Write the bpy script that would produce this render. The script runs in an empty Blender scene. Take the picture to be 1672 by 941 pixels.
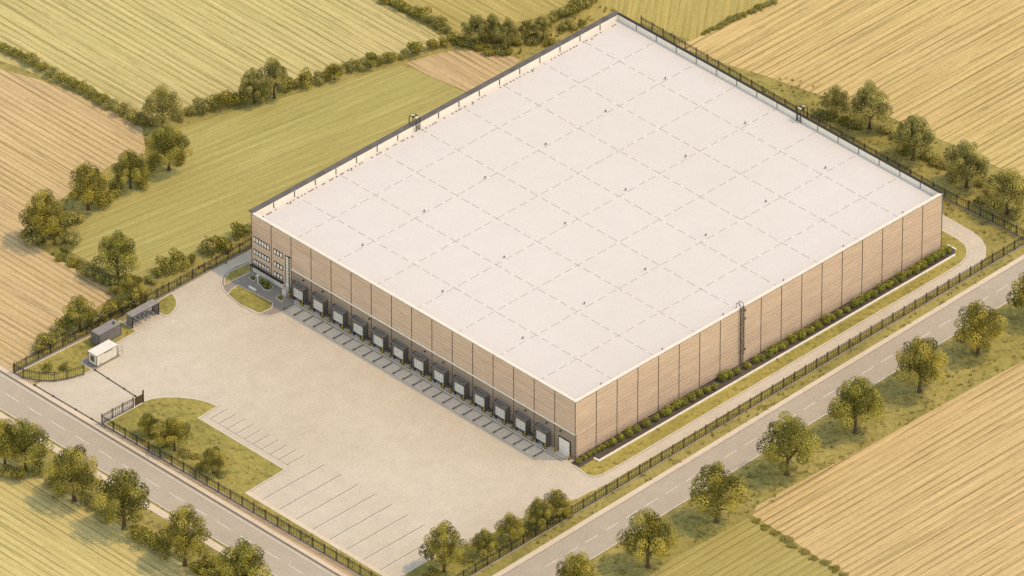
import bpy, bmesh, math, random
from mathutils import Vector, Matrix
R = math.radians
sc = bpy.context.scene
COL = sc.collection

# ------------------------------------------------------------------ camera
cam_d = bpy.data.cameras.new("camera")
cam = bpy.data.objects.new("camera", cam_d); COL.objects.link(cam); sc.camera = cam
cam.location = (-1485.690, -1492.743, 1496.862)
yaw, pit = R(45.48798), R(34.62098)
fw = Vector((math.cos(yaw)*math.cos(pit), math.sin(yaw)*math.cos(pit), -math.sin(pit)))
rt = Vector((math.sin(yaw), -math.cos(yaw), 0)); up = rt.cross(fw)
cam.rotation_euler = Matrix((rt, up, -fw)).transposed().to_euler()
cam_d.sensor_fit = 'HORIZONTAL'; cam_d.sensor_width = 36
cam_d.lens = 20624.39/1672*36
cam_d.clip_start = 10; cam_d.clip_end = 9000

# ------------------------------------------------------------------ sky, sun, exposure
SUN_ELEV, SUN_AZ = 60.0, 135.0        # azimuth clockwise from +Y
world = bpy.data.worlds.new("World"); sc.world = world; world.use_nodes = True
wn = world.node_tree.nodes; wl = world.node_tree.links
sky = wn.new('ShaderNodeTexSky'); sky.sky_type = 'NISHITA'; sky.sun_disc = False
sky.sun_elevation = R(SUN_ELEV); sky.sun_rotation = R(SUN_AZ)
sky.air_density = 1.0; sky.dust_density = 0.3; sky.ozone_density = 0.0
wl.new(sky.outputs[0], wn['Background'].inputs[0]); wn['Background'].inputs[1].default_value = 0.15
sun_d = bpy.data.lights.new("sun", 'SUN'); sun_d.energy = 0.65; sun_d.angle = R(2.5); sun_d.color = (1.0, 0.90, 0.72)
sun = bpy.data.objects.new("sun", sun_d); COL.objects.link(sun)
ts = Vector((math.sin(R(SUN_AZ))*math.cos(R(SUN_ELEV)), math.cos(R(SUN_AZ))*math.cos(R(SUN_ELEV)), math.sin(R(SUN_ELEV))))
sun.rotation_euler = ts.to_track_quat('Z', 'Y').to_euler(); sun.location = ts*300
sc.view_settings.view_transform = 'Standard'; sc.view_settings.look = 'None'
sc.view_settings.gamma = 1; sc.view_settings.use_curve_mapping = False
sc.view_settings.exposure = 1.22
sc.view_settings.use_white_balance = True; sc.view_settings.white_balance_temperature = 10500; sc.view_settings.white_balance_tint = 14
sc.render.film_transparent = False
sc.cycles.max_bounces = 6; sc.cycles.diffuse_bounces = 3; sc.cycles.transparent_max_bounces = 4
sc.cycles.use_denoising = False; sc.cycles.use_adaptive_sampling = False

# ------------------------------------------------------------------ materials
def srgb(r, g, b):
    f = lambda c: (c/255/12.92 if c/255 <= .04045 else ((c/255+.055)/1.055)**2.4)
    return (f(r), f(g), f(b), 1)
def mul(c, k): return tuple(min(1, x*k) for x in c[:3]) + (1,)
MATS = {}
class NT:
    def __init__(s, name):
        s.m = bpy.data.materials.new(name); s.m.use_nodes = True
        s.n = s.m.node_tree.nodes; s.l = s.m.node_tree.links; s.b = s.n['Principled BSDF']
        s.b.inputs['Specular IOR Level'].default_value = 0.25
        MATS[name] = s.m
    def new(s, t, **kw):
        n = s.n.new(t)
        for k, v in kw.items(): setattr(n, k, v)
        return n
    def coords(s, scale=(1,1,1), rotz=0, out='Object'):
        tc = s.new('ShaderNodeTexCoord')
        r = s.new('ShaderNodeMapping'); r.inputs['Rotation'].default_value = (0, 0, rotz)
        s.l.new(tc.outputs[out], r.inputs[0])
        mp = s.new('ShaderNodeMapping'); mp.inputs['Scale'].default_value = scale
        s.l.new(r.outputs[0], mp.inputs[0]); return mp.outputs[0]
    def noise(s, vec, scale=1, detail=3, rough=.55):
        n = s.new('ShaderNodeTexNoise'); n.inputs['Scale'].default_value = scale
        n.inputs['Detail'].default_value = detail; n.inputs['Roughness'].default_value = rough
        s.l.new(vec, n.inputs['Vector']); return n.outputs['Fac']
    def ramp(s, fac, stops):
        n = s.new('ShaderNodeValToRGB'); e = n.color_ramp.elements
        while len(e) < len(stops): e.new(.5)
        for i, (p, c) in enumerate(stops):
            e[i].position = p; e[i].color = c if len(c) == 4 else (*c, 1)
        s.l.new(fac, n.inputs[0]); return n.outputs[0]
    def mix(s, a, b, fac, mode='MIX'):
        n = s.new('ShaderNodeMix', data_type='RGBA', blend_type=mode)
        for sock, v in ((n.inputs[0], fac), (n.inputs[6], a), (n.inputs[7], b)):
            if hasattr(v, 'is_linked'): s.l.new(v, sock)
            else: sock.default_value = v
        return n.outputs[2]
    def out(s, col, rough=.9, bump=None, bstr=.2, bdist=.1):
        if hasattr(col, 'is_linked'): s.l.new(col, s.b.inputs['Base Color'])
        else: s.b.inputs['Base Color'].default_value = col
        s.b.inputs['Roughness'].default_value = rough
        if bump is not None:
            b = s.new('ShaderNodeBump'); b.inputs['Strength'].default_value = bstr; b.inputs['Distance'].default_value = bdist
            s.l.new(bump, b.inputs['Height']); s.l.new(b.outputs[0], s.b.inputs['Normal'])
        return s.m
G4 = lambda v: (v, v, v, 1)

def plain(name, col, rough=.7, var=.10, scale=.6):
    t = NT(name); v = t.coords()
    a = t.noise(v, scale, 4); return t.out(t.ramp(a, [(.3, mul(col, 1-var)), (.7, mul(col, 1+var))]), rough)
def surface(name, c1, c2, stain, big=.03, fine=.9, rough=.92, grain=.085, bstr=.15, blot=1.0):
    """paving: two tones in large drifts, mid mottling, fine grain, scattered stains"""
    t = NT(name); v = t.coords()
    base = t.ramp(t.noise(v, big, 3), [(.35, c1), (.65, c2)])
    mid = t.ramp(t.noise(v, fine*.30, 6, .72), [(.32, G4(1-.07*blot)), (.68, G4(1+.05*blot))])
    base = t.mix(base, mid, 1, 'MULTIPLY')
    f = t.noise(v, fine*2.2, 3, .7)
    g = t.ramp(f, [(.3, G4(1-grain)), (.7, G4(1+grain))])
    base = t.mix(base, g, 1, 'MULTIPLY')
    st = t.ramp(t.noise(v, .11, 6, .7), [(.60, G4(0)), (.78, G4(.55))])
    base = t.mix(base, stain, st)
    return t.out(base, rough, f, bstr, .03)
def field(name, c_light, c_dark, c_tint, c_mark, rotz, row=1.35, tint=.012, rowstr=.55, mark=.55, wob=1.0):
    """ploughed / mown field: long drawn-out streaks along the rows, faint regular furrows, broken dark marks"""
    t = NT(name)
    big = t.noise(t.coords((1,1,1)), tint, 3)
    streak = t.noise(t.coords((.035, .75, 1), rotz), 1, 4, .62)
    base = t.ramp(streak, [(.33, c_dark), (.62, c_light)])
    base = t.mix(base, c_tint, t.ramp(big, [(.38, G4(0)), (.66, G4(.75))]))
    w = t.new('ShaderNodeTexWave', wave_type='BANDS', bands_direction='Y', wave_profile='SIN')
    w.inputs['Scale'].default_value = .314/row; w.inputs['Distortion'].default_value = wob
    w.inputs['Detail'].default_value = 3; w.inputs['Detail Scale'].default_value = .35
    t.l.new(t.coords((.10, 1, 1), rotz), w.inputs['Vector'])
    fur = t.ramp(w.outputs['Fac'], [(.06, (.52,.47,.42,1)), (.30, G4(1.04))])
    brk = t.ramp(t.noise(t.coords((.035, .45, 1), rotz), 1, 4, .65), [(.36, G4(.08)), (.62, G4(rowstr))])
    base = t.mix(base, fur, brk, 'MULTIPLY')
    ln = t.noise(t.coords((.022, 1.75, 1), rotz), 1, 2, .45)
    base = t.mix(base, c_mark, t.ramp(ln, [(.575, G4(0)), (.635, G4(mark))]))
    mk = t.noise(t.coords((.16, 2.3, 1), rotz), 1, 3, .6)
    base = t.mix(base, mul(c_mark, .8), t.ramp(mk, [(.60, G4(0)), (.67, G4(mark))]))
    hi = t.noise(t.coords((.03, 1.3, 1), rotz+.006), 1.1, 2, .5)
    base = t.mix(base, mul(c_light, 1.16), t.ramp(hi, [(.56, G4(0)), (.63, G4(.6))]))
    f = t.noise(t.coords(), .9, 4, .75)
    base = t.mix(base, t.ramp(f, [(.3, G4(.90)), (.7, G4(1.08))]), 1, 'MULTIPLY')
    return t.out(base, .95, w.outputs['Fac'], .25, .12)
def grass(name, c_light, c_dark, c_mark, tint, blade=1.0, mark=.5):
    t = NT(name); v = t.coords()
    base = t.ramp(t.noise(v, .10, 5, .6), [(.38, c_dark), (.60, c_light)])
    base = t.mix(base, tint, t.ramp(t.noise(v, .035, 2), [(.42, G4(0)), (.66, G4(.7))]))
    sm = t.noise(t.coords((.55, 1.2, 1), R(-70)), blade, 5, .7)
    base = t.mix(base, t.ramp(sm, [(.32, G4(.74)), (.68, G4(1.18))]), 1, 'MULTIPLY')
    mk = t.noise(t.coords((.35, .9, 1), R(30)), .8, 4, .6)
    base = t.mix(base, c_mark, t.ramp(mk, [(.56, G4(0)), (.66, G4(min(1, mark*1.5)))]))
    return t.out(base, .95, sm, .4, .15)
def cladding(name, c1, c2, line, course=.95, rough=.8):
    """horizontal boards: course lines by height, tone drifting along each board"""
    t = NT(name)
    a = t.noise(t.coords((.07, .07, .9)), 1, 4, .6)
    base = t.ramp(a, [(.32, c1), (.68, c2)])
    w = t.new('ShaderNodeTexWave', wave_type='BANDS', bands_direction='Z', wave_profile='SIN')
    w.inputs['Scale'].default_value = .314/course; w.inputs['Distortion'].default_value = .5; w.inputs['Detail'].default_value = 2; w.inputs['Detail Scale'].default_value = .3
    t.l.new(t.coords((.06, .06, 1)), w.inputs['Vector'])
    ln = t.ramp(w.outputs['Fac'], [(.05, G4(1)), (.22, G4(0))])
    brk = t.ramp(t.noise(t.coords((.09, .09, .6)), 1, 1), [(.36, G4(.06)), (.62, G4(.45))])
    k = t.mix(ln, brk, 1, 'MULTIPLY')
    base = t.mix(base, line, k)
    f = t.noise(t.coords((.25,.25,.8)), 1.0, 2, .6)
    base = t.mix(base, t.ramp(f, [(.3, G4(.93)), (.7, G4(1.05))]), 1, 'MULTIPLY')
    return t.out(base, rough, w.outputs['Fac'], .12, .03)
def foliage(name, dark, mid, light):
    t = NT(name)
    oi = t.new('ShaderNodeObjectInfo')
    at = t.new('ShaderNodeAttribute', attribute_name='leaf')
    c = t.ramp(at.outputs['Fac'], [(.0, dark), (.5, mid), (1.0, light)])
    tw = t.ramp(oi.outputs['Random'], [(0, (.86, .93, .90, 1)), (.5, (1, 1, 1, 1)), (1, (1.06, 1.03, .92, 1))])
    c = t.mix(c, tw, 1, 'MULTIPLY')
    t.out(c, .85)
    t.b.inputs['Specular IOR Level'].default_value = .1
    tr = t.new('ShaderNodeBsdfTranslucent'); t.l.new(c, tr.inputs[0])
    mx = t.new('ShaderNodeMixShader'); mx.inputs[0].default_value = .22
    o = t.n['Material Output']
    t.l.new(t.b.outputs[0], mx.inputs[1]); t.l.new(tr.outputs[0], mx.inputs[2]); t.l.new(mx.outputs[0], o.inputs[0])
    return t.m

XR, YR = 0.0, R(-90)       # rows along X / along Y
M = {}
M['ground'] = grass('verge_grass', (.375,.31,.095,1), (.265,.228,.066,1), (.17,.155,.047,1), (.46,.365,.125,1))
M['lawn'] = grass('lawn_grass', (.375,.315,.088,1), (.26,.225,.06,1), (.165,.15,.045,1), (.45,.36,.105,1), mark=.4)
M['meadow'] = field('meadow_grass', (.455,.392,.142,1), (.385,.335,.112,1), (.43,.365,.125,1), (.28,.245,.08,1), R(8), 2.0, rowstr=.15, mark=.36, wob=4)
M['scrub'] = field('rough_grass', (.46,.36,.115,1), (.36,.29,.085,1), (.52,.40,.15,1), (.24,.20,.06,1), R(-40), 1.6, rowstr=.2, mark=.4, wob=6)
M['yellow'] = field('stubble_yellow', (.61,.495,.225,1), (.47,.40,.155,1), (.54,.47,.185,1), (.27,.22,.085,1), YR, 1.75, rowstr=.8, mark=.55)
M['tan'] = field('stubble_tan', (.64,.455,.245,1), (.52,.365,.185,1), (.60,.43,.20,1), (.31,.22,.11,1), YR, 1.6, rowstr=.8, mark=.5)
M['tan_x'] = field('stubble_gold', (.66,.47,.215,1), (.54,.38,.16,1), (.59,.455,.18,1), (.29,.215,.08,1), XR, 1.8, rowstr=.85, mark=.55)
M['pale_x'] = field('stubble_pale', (.67,.475,.23,1), (.52,.37,.175,1), (.62,.435,.20,1), (.34,.25,.10,1), XR, 1.75, rowstr=1.0, mark=.45, wob=.7)
M['olive'] = field('stubble_olive', (.50,.385,.135,1), (.38,.305,.10,1), (.46,.36,.12,1), (.25,.20,.065,1), YR, 1.7, rowstr=.6, mark=.5)
M['straw'] = field('stubble_straw', (.655,.53,.235,1), (.52,.425,.17,1), (.59,.48,.195,1), (.25,.21,.075,1), YR, 1.7, rowstr=.8, mark=.5)
M['olive_x'] = field('mown_olive', (.45,.36,.13,1), (.35,.285,.095,1), (.41,.33,.11,1), (.24,.20,.065,1), XR, 1.9, rowstr=.6, mark=.4, wob=2)
M['yard'] = surface('pale_concrete', (.575,.49,.375,1), (.625,.545,.43,1), (.52,.405,.30,1))
M['apron'] = surface('apron_concrete_lightened', (.73,.595,.445,1), (.76,.625,.475,1), (.50,.41,.31,1))  # paler and warmer than the yard, offsetting the building's shade on this strip
M['road'] = surface('road_surface', (.45,.375,.285,1), (.49,.415,.325,1), (.39,.30,.205,1), grain=.09)
M['drive'] = surface('service_road', (.56,.465,.36,1), (.61,.515,.41,1), (.45,.35,.24,1), grain=.08)
M['pave'] = surface('pavement_slabs', (.68,.545,.40,1), (.73,.60,.45,1), (.60,.46,.32,1))
M['soil'] = surface('bare_soil', (.53,.355,.205,1), (.58,.40,.24,1), (.42,.27,.15,1), fine=1.4, grain=.12)
M['path'] = surface('grey_paving', (.31,.265,.22,1), (.35,.30,.25,1), (.19,.16,.13,1))
M['mulch'] = surface('bark_mulch', (.095,.075,.058,1), (.13,.10,.078,1), (.06,.05,.04,1), grain=.2)
M['kerb'] = plain('kerb_stone', (.66,.57,.46,1), .85, .08)
M['kerbdark'] = plain('dark_kerb_grey', (.20,.165,.13,1), .9)  # dark brown-grey tone of the road kerb and wheel guides
M['white'] = plain('white_paint', (.80,.76,.68,1), .7, .10, 1.2)
M['line'] = plain('worn_line_paint', (.70,.63,.53,1), .8, .12, 1.5)
M['joint'] = plain('paving_joint', (.22,.17,.13,1), .9, .15)
M['roof'] = surface('roof_membrane', (.67,.615,.565,1), (.695,.645,.60,1), (.65,.585,.525,1), big=.018, fine=.8, grain=.03, rough=.8, bstr=.04, blot=.3)
M['seam'] = plain('roof_seam_tape', (.34,.30,.275,1), .8, .2)
M['coping'] = plain('white_coping', (.80,.735,.64,1), .6, .06)
M['darkcap'] = plain('grey_coping', (.13,.115,.105,1), .6, .25, .5)
M['metal'] = plain('dark_metal', (.030,.026,.022,1), .5, .25, .8)
M['metal2'] = plain('grey_metal', (.16,.145,.13,1), .5, .2, .8)
M['wall'] = cladding('tan_boards', (.61,.44,.33,1), (.70,.515,.39,1), (.38,.265,.19,1))
M['lower'] = cladding('brown_boards', (.31,.235,.18,1), (.40,.305,.235,1), (.22,.165,.12,1))
M['wseam'] = plain('panel_joint', (.085,.062,.045,1), .8, .2)
M['glass'] = plain('pale_blinds', (.84,.80,.73,1), .3, .05)
M['frame'] = plain('window_frame_dark', (.05,.043,.036,1), .5, .2)
M['shelter'] = plain('dock_shelter_fabric', (.15,.135,.12,1), .85, .2)
M['sheltertop'] = plain('dock_shelter_top', (.24,.215,.19,1), .85, .15)
M['yellow_paint'] = plain('yellow_paint', (.50,.335,.03,1), .5, .2)
M['door'] = plain('door_white', (.86,.82,.76,1), .5, .05)
M['doorline'] = plain('door_joint', (.20,.18,.16,1), .6)
M['cabin'] = plain('cabin_cream', (.78,.70,.58,1), .6, .06)
M['glassdark'] = plain('dark_glass', (.12,.145,.15,1), .15, .15)
M['container'] = plain('container_grey', (.25,.225,.205,1), .6, .15)
M['containertop'] = plain('container_top', (.29,.262,.238,1), .7, .12)
M['plinth'] = plain('fence_plinth', (.36,.31,.26,1), .9, .15)
M['bark'] = plain('tree_bark', (.115,.075,.042,1), .95, .25, 2)
M['leafA'] = foliage('leaves_olive', (0.106, 0.1, 0.028, 1), (0.3, 0.261, 0.064, 1), (0.584, 0.469, 0.11, 1))
M['leafB'] = foliage('leaves_sage', (0.127, 0.121, 0.043, 1), (0.338, 0.301, 0.101, 1), (0.574, 0.488, 0.166, 1))
M['leafC'] = foliage('leaves_clipped', (0.108, 0.125, 0.025, 1), (0.297, 0.302, 0.061, 1), (0.559, 0.523, 0.119, 1))

# ------------------------------------------------------------------ mesh builder
class MB:
    def __init__(s): s.v = []; s.f = []; s.mi = []; s.mats = []
    def mat(s, m):
        m = M[m]
        if m not in s.mats: s.mats.append(m)
        return s.mats.index(m)
    def add(s, vs, fs, m):
        k = len(s.v); i = s.mat(m); s.v += [tuple(p) for p in vs]
        for f in fs: s.f.append([a+k for a in f]); s.mi.append(i)
    def box(s, a, b, m):
        (x0,y0,z0),(x1,y1,z1) = a, b
        s.add([(x0,y0,z0),(x1,y0,z0),(x1,y1,z0),(x0,y1,z0),(x0,y0,z1),(x1,y0,z1),(x1,y1,z1),(x0,y1,z1)],
              [(0,3,2,1),(4,5,6,7),(0,1,5,4),(1,2,6,5),(2,3,7,6),(3,0,4,7)], m)
    def bar(s, p, q, w, h, m):
        """box from p to q (points on its axis), w wide across, h high"""
        p, q = Vector(p), Vector(q); d = (q-p).normalized()
        u = Vector((0,0,1)) if abs(d.z) < .95 else Vector((1,0,0))
        a = d.cross(u).normalized(); b = a.cross(d)
        vs = [c + a*sx*w/2 + b*sz*h/2 for c in (p, q) for sx, sz in ((-1,-1),(1,-1),(1,1),(-1,1))]
        s.add(vs, [(0,1,2,3),(7,6,5,4),(0,4,5,1),(1,5,6,2),(2,6,7,3),(3,7,4,0)], m)
    def tube(s, pts, rad, m, n=8):
        pts = [Vector(p) for p in pts]; rings = []
        if not hasattr(rad, '__len__'): rad = [rad]*len(pts)
        for i, p in enumerate(pts):
            d = (pts[min(i+1, len(pts)-1)] - pts[max(i-1, 0)]).normalized()
            u = Vector((0,0,1)) if abs(d.z) < .9 else Vector((1,0,0))
            a = d.cross(u).normalized(); b = a.cross(d)
            rings.append([p + (a*math.cos(2*math.pi*k/n) + b*math.sin(2*math.pi*k/n))*rad[i] for k in range(n)])
        vs = [p for r in rings for p in r]; fs = []
        for i in range(len(pts)-1):
            for k in range(n): fs.append((i*n+k, i*n+(k+1)%n, (i+1)*n+(k+1)%n, (i+1)*n+k))
        fs.append(tuple(range(n))[::-1]); fs.append(tuple((len(pts)-1)*n+k for k in range(n)))
        s.add(vs, fs, m)
    def cyl(s, x, y, z0, z1, r, m, n=10): s.tube([(x,y,z0),(x,y,z1)], r, m, n)
    def sheet(s, poly, z, m):
        """flat polygon at height z (may be concave: filled as one n-gon), facing up"""
        a = sum(poly[i][0]*poly[(i+1)%len(poly)][1]-poly[(i+1)%len(poly)][0]*poly[i][1] for i in range(len(poly)))
        if a < 0: poly = poly[::-1]
        s.add([(x,y,z) for x,y in poly], [tuple(range(len(poly)))], m)
    def slab(s, poly, z0, z1, m):
        a = sum(poly[i][0]*poly[(i+1)%len(poly)][1]-poly[(i+1)%len(poly)][0]*poly[i][1] for i in range(len(poly)))
        if a < 0: poly = poly[::-1]
        n = len(poly)
        s.add([(x,y,z1) for x,y in poly]+[(x,y,z0) for x,y in poly], [tuple(range(n))]+[(i,n+i,n+(i+1)%n,(i+1)%n) for i in range(n)], m)
    def ribbon(s, pts, w, z0, z1, m, closed=False):
        """raised strip (kerb) along a polyline, mitred"""
        n = len(pts); P = [Vector((p[0],p[1])) for p in pts]; L = []; Rr = []
        for i in range(n):
            a = P[i-1] if (i or closed) else None; b = P[(i+1)%n] if (i < n-1 or closed) else None
            d1 = (P[i]-a).normalized() if a is not None else None; d2 = (b-P[i]).normalized() if b is not None else None
            if d1 is None: d1 = d2
            if d2 is None: d2 = d1
            n1 = Vector((-d1.y, d1.x)); n2 = Vector((-d2.y, d2.x)); mm = (n1+n2)
            mm = mm.normalized() if mm.length > 1e-4 else n1
            k = w/2/max(.5, mm.dot(n1)); L.append(P[i]+mm*k); Rr.append(P[i]-mm*k)
        for i in range(n if closed else n-1):
            j = (i+1)%n
            q = [L[i], Rr[i], Rr[j], L[j]]
            s.add([(p.x,p.y,z0) for p in q]+[(p.x,p.y,z1) for p in q], [(4,5,6,7),(0,1,5,4),(1,2,6,5),(2,3,7,6),(3,0,4,7)], m)
    def build(s, name, parent=None, loc=None, smooth=False):
        me = bpy.data.meshes.new(name); me.from_pydata(s.v, [], s.f)
        for m in s.mats: me.materials.append(m)
        me.polygons.foreach_set('material_index', s.mi)
        if smooth: me.polygons.foreach_set('use_smooth', [True]*len(me.polygons))
        me.update(); o = bpy.data.objects.new(name, me); COL.objects.link(o)
        if parent is not None: o.parent = parent
        if loc: o.location = loc
        return o
def thing(name, label, cat, loc=(0,0,0), rotz=0, group=None):
    o = bpy.data.objects.new(name, None); COL.objects.link(o)
    o.location = loc; o.rotation_euler = (0,0,rotz); o.empty_display_size = .5
    o['label'] = label; o['category'] = cat
    if group: o['group'] = group
    return o
def struct(mb, name, kind='structure'):
    o = mb.build(name); o['kind'] = kind; return o
def copy_tree(o, loc, rotz=0, scale=(1,1,1), label=None, group=None):
    c = o.copy(); COL.objects.link(c); c.location = loc; c.rotation_euler = (0,0,rotz); c.scale = scale
    if label: c['label'] = label
    if group: c['group'] = group
    for ch in o.children:
        d = ch.copy(); COL.objects.link(d); d.parent = c
        for g in ch.children:
            e = g.copy(); COL.objects.link(e); e.parent = d
    return c
ORD = ("first second third fourth fifth sixth seventh eighth ninth tenth eleventh twelfth thirteenth fourteenth fifteenth sixteenth "
       "seventeenth eighteenth nineteenth").split()
TENS = {2:'twent', 3:'thirt', 4:'fort', 5:'fift'}
def nth(i):
    n = i+1
    if n <= 19: return ORD[n-1]
    t, u = divmod(n, 10)
    return TENS[t]+'ieth' if u == 0 else TENS[t]+'y-'+ORD[u-1]
def lerp(a, b, t): return a+(b-a)*t
def arc(p, q, r, n=6):
    """points from p to q bulging by r to the left of travel"""
    p, q = Vector(p), Vector(q); d = q-p; nrm = Vector((-d.y, d.x)).normalized(); out = []
    for i in range(n+1):
        t = i/n; out.append(tuple(p+d*t+nrm*r*4*t*(1-t)))
    return out

# ------------------------------------------------------------------ ground and fields
m = MB(); m.sheet([(-1500,-1500),(3000,-1500),(3000,3000),(-1500,3000)], 0, 'ground'); struct(m, 'ground')
def fld(name, poly, mat, z=.03):
    m = MB(); m.sheet(poly, z, mat); struct(m, name)
def wav(poly, step=7, amp=.5, seed=1):
    """uneven field edge"""
    rnd = random.Random(seed); out = []
    for i, p in enumerate(poly):
        q = poly[(i+1)%len(poly)]; L = math.hypot(q[0]-p[0], q[1]-p[1]); n = min(60, max(1, int(L/step)))
        for k in range(n):
            t = k/n; a = amp if k else 0
            out.append((lerp(p[0],q[0],t)+rnd.uniform(-a,a), lerp(p[1],q[1],t)+rnd.uniform(-a,a)))
    return out
fld('yellow_stubble_field', wav([(15.48,194.45),(19.60,173.82),(21.94,153.75),(35.27,148.53),(50.37,143.57),(64.09,138.03),(76.75,133.22),(89.79,128.74),(90.45,139.80),(90.70,153.34),(93.15,169.24),(36.37,225.05)], seed=1), 'yellow')
fld('tan_stubble_field', wav([(13.13,195.77),(18.93,171.18),(20.39,151.34),(14.27,143.66),(6.52,145.44),(-8.26,143.79),(-23.09,141.04),(-26.01,133.71),(-25.94,122.85),(-23.84,110.66),(-28.15,109.23),(-41.66,107.79),(-52.23,105.71),(-60.26,105.23),(-60.84,118.84)], seed=2), 'tan')
fld('meadow_field', wav([(20.94,146.23),(38.31,142.25),(54.67,136.71),(76.34,129.97),(77.67,121.37),(78.75,112.37),(46.15,109.07),(14.57,107.86),(9.15,105.51),(-3.98,106.96),(-19.92,106.81),(-21.97,121.48),(-22.68,131.07),(-5.39,135.51),(11.42,138.35)], seed=3), 'meadow')
fld('small_tan_field', wav([(77.23,129.76),(82.86,128.21),(88.45,126.05),(93.38,120.20),(96.42,113.55),(84.27,110.91),(79.10,112.36),(77.83,121.54)], 5, .4, seed=4), 'tan')
fld('olive_stubble_field', wav([(91.84,152.23),(91.72,139.22),(92.04,127.85),(100.22,127.18),(110.08,122.17),(124.37,121.60)], seed=5), 'olive')
fld('rough_grass_field', wav([(103.04,115.04),(118.35,117.41),(126.60,120.08),(155.83,91.35),(140.97,92.47),(127.30,93.19),(125.16,99.98),(124.33,105.48),(117.99,107.70),(100.24,108.46)], seed=6), 'scrub')
fld('gold_stubble_field', wav([(123.32,94.43),(126.94,93.21),(155.14,90.67),(176.41,87.38),(221.83,42.73),(139.55,-34.14),(141.67,-7.47),(139.91,6.52),(138.60,25.34),(136.45,43.14),(132.07,57.98),(126.62,79.21)], seed=7), 'tan_x')
fld('pale_stubble_field', wav([(15.17,-37.21),(34.84,-37.85),(61.05,-38.65),(91.14,-39.89),(132.62,-40.62),(32.09,-134.56),(11.39,-96.79),(10.60,-68.43),(12.03,-38.91)], 9, .35, seed=8), 'pale_x')
fld('mown_grass_field', wav([(10.88,-38.98),(9.69,-69.31),(-11.38,-74.40),(-49.34,-42.91),(-31.32,-38.71),(-7.95,-38.06)], seed=9), 'olive_x')
fld('straw_stubble_field', wav([(-81.93,95.79),(-83.31,83.15),(-81.99,64.32),(-81.81,40.80),(-82.70,23.58),(-84.47,9.15),(-101.82,8.69),(-133.31,39.65)], seed=10), 'straw')

# ------------------------------------------------------------------ road along the entrance side (runs along Y)
def road1(name, x0, x1, z, mat, y0=-90, y1=330, kind='structure'):
    m = MB(); m.sheet([(x0,y0),(x1,y0),(x1,y1),(x0,y1)], z, mat); struct(m, name, kind)
road1('road', -71.4, -62.5, .05, 'road')
m = MB(); m.box((-62.5,-90,0),(-62.15,330,.14),'kerbdark'); struct(m,'kerb')
road1('pavement', -62.15, -61.1, .13, 'pave')
road1('pavement', -74.0, -72.2, .05, 'pave')
m = MB(); m.box((-71.65,-90,0),(-71.4,330,.13),'kerb'); struct(m,'kerb')
road1('soil_strip', -61.1, -59.3, .10, 'soil', -60, 75.5)
road1('soil_strip', -61.1, -60.0, .10, 'soil', 97.5, 130)
m = MB(); m.sheet([(-63.2,-90),(-63.0,-90),(-63.0,330),(-63.2,330)], .056, 'line')
struct(m, 'road_marking')
m = MB(); y = -60.0; rnd = random.Random(5)
while y < 200:
    m.sheet([(-67.16,y),(-66.96,y),(-66.96,y+4.2),(-67.16,y+4.2)], .056, 'line'); y += 7.05
struct(m, 'road_marking')
# ------------------------------------------------------------------ road along the long side (runs along X, a little askew)
def y2(base, slope, x): return base+slope*x
def road2(name, lo, hi, z, mat, x0=-75, x1=420):
    m = MB(); m.sheet([(x0,y2(*lo,x0)),(x1,y2(*lo,x1)),(x1,y2(*hi,x1)),(x0,y2(*hi,x0))], z, mat); struct(m, name)
KERB2 = (-16.95, .0245); NEAR2 = (-26.2, .032)
road2('road', NEAR2, KERB2, .055, 'road', -62.6)
road2('pavement', (KERB2[0]+.12, KERB2[1]), (-15.9, .0238), .13, 'pave', -61)
m = MB(); m.ribbon([(-62,y2(*KERB2,-62)),(420,y2(*KERB2,420))], .25, 0, .14, 'kerb'); struct(m, 'kerb')
m = MB(); m.ribbon([(-62,y2(-17.3,.0245,-62)),(420,y2(-17.3,.0245,420))], .08, .04, .062, 'joint'); struct(m, 'gutter')
m = MB(); m.ribbon([(-62,y2(-26.0,.032,-62)),(420,y2(-26.0,.032,420))], .2, .04, .062, 'line')
struct(m, 'road_marking')
m = MB(); x = -60.0
while x < 260:
    if not -3 < (x % 37) < 1: m.ribbon([(x,y2(-21.35,.0272,x)),(x+3.6,y2(-21.35,.0272,x+3.6))], .2, .04, .062, 'line')
    x += 5.9
struct(m, 'road_marking')

# ------------------------------------------------------------------ yard, service road
yard = [(-62.15,97.0),(-62.15,76.9),(-60.6,77.0),(-50.0,77.0),(-44.0,70),(-50,46),(-58,42),(-58,-6),(-36.8,-7.6),(-20,-8.5),(-11.3,-10.2),(-9.1,-10.6),(-4,-10.5),
        (109,-9.2),(112.9,-8.2),(115.6,-5.7),(117.2,-2.9),(117.8,.3),(117.95,8.7),(117.95,101.8),(-17,101.9),(-26,101.3),(-34,101.0),(-48.8,99),(-57,97.2)]
m = MB(); m.sheet(yard, .09, 'yard'); struct(m, 'yard')
# loading apron strip along the docks and its ledge
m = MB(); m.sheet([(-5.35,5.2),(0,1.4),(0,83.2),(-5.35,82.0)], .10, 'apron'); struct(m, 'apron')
m = MB(); m.ribbon([(-2.28,1.4),(-2.28,82.6)], .14, .09, .15, 'joint'); m.ribbon([(-1.6,1.4),(-1.6,82.6)], .10, .09, .15, 'joint'); struct(m, 'drain_channel')
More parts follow.
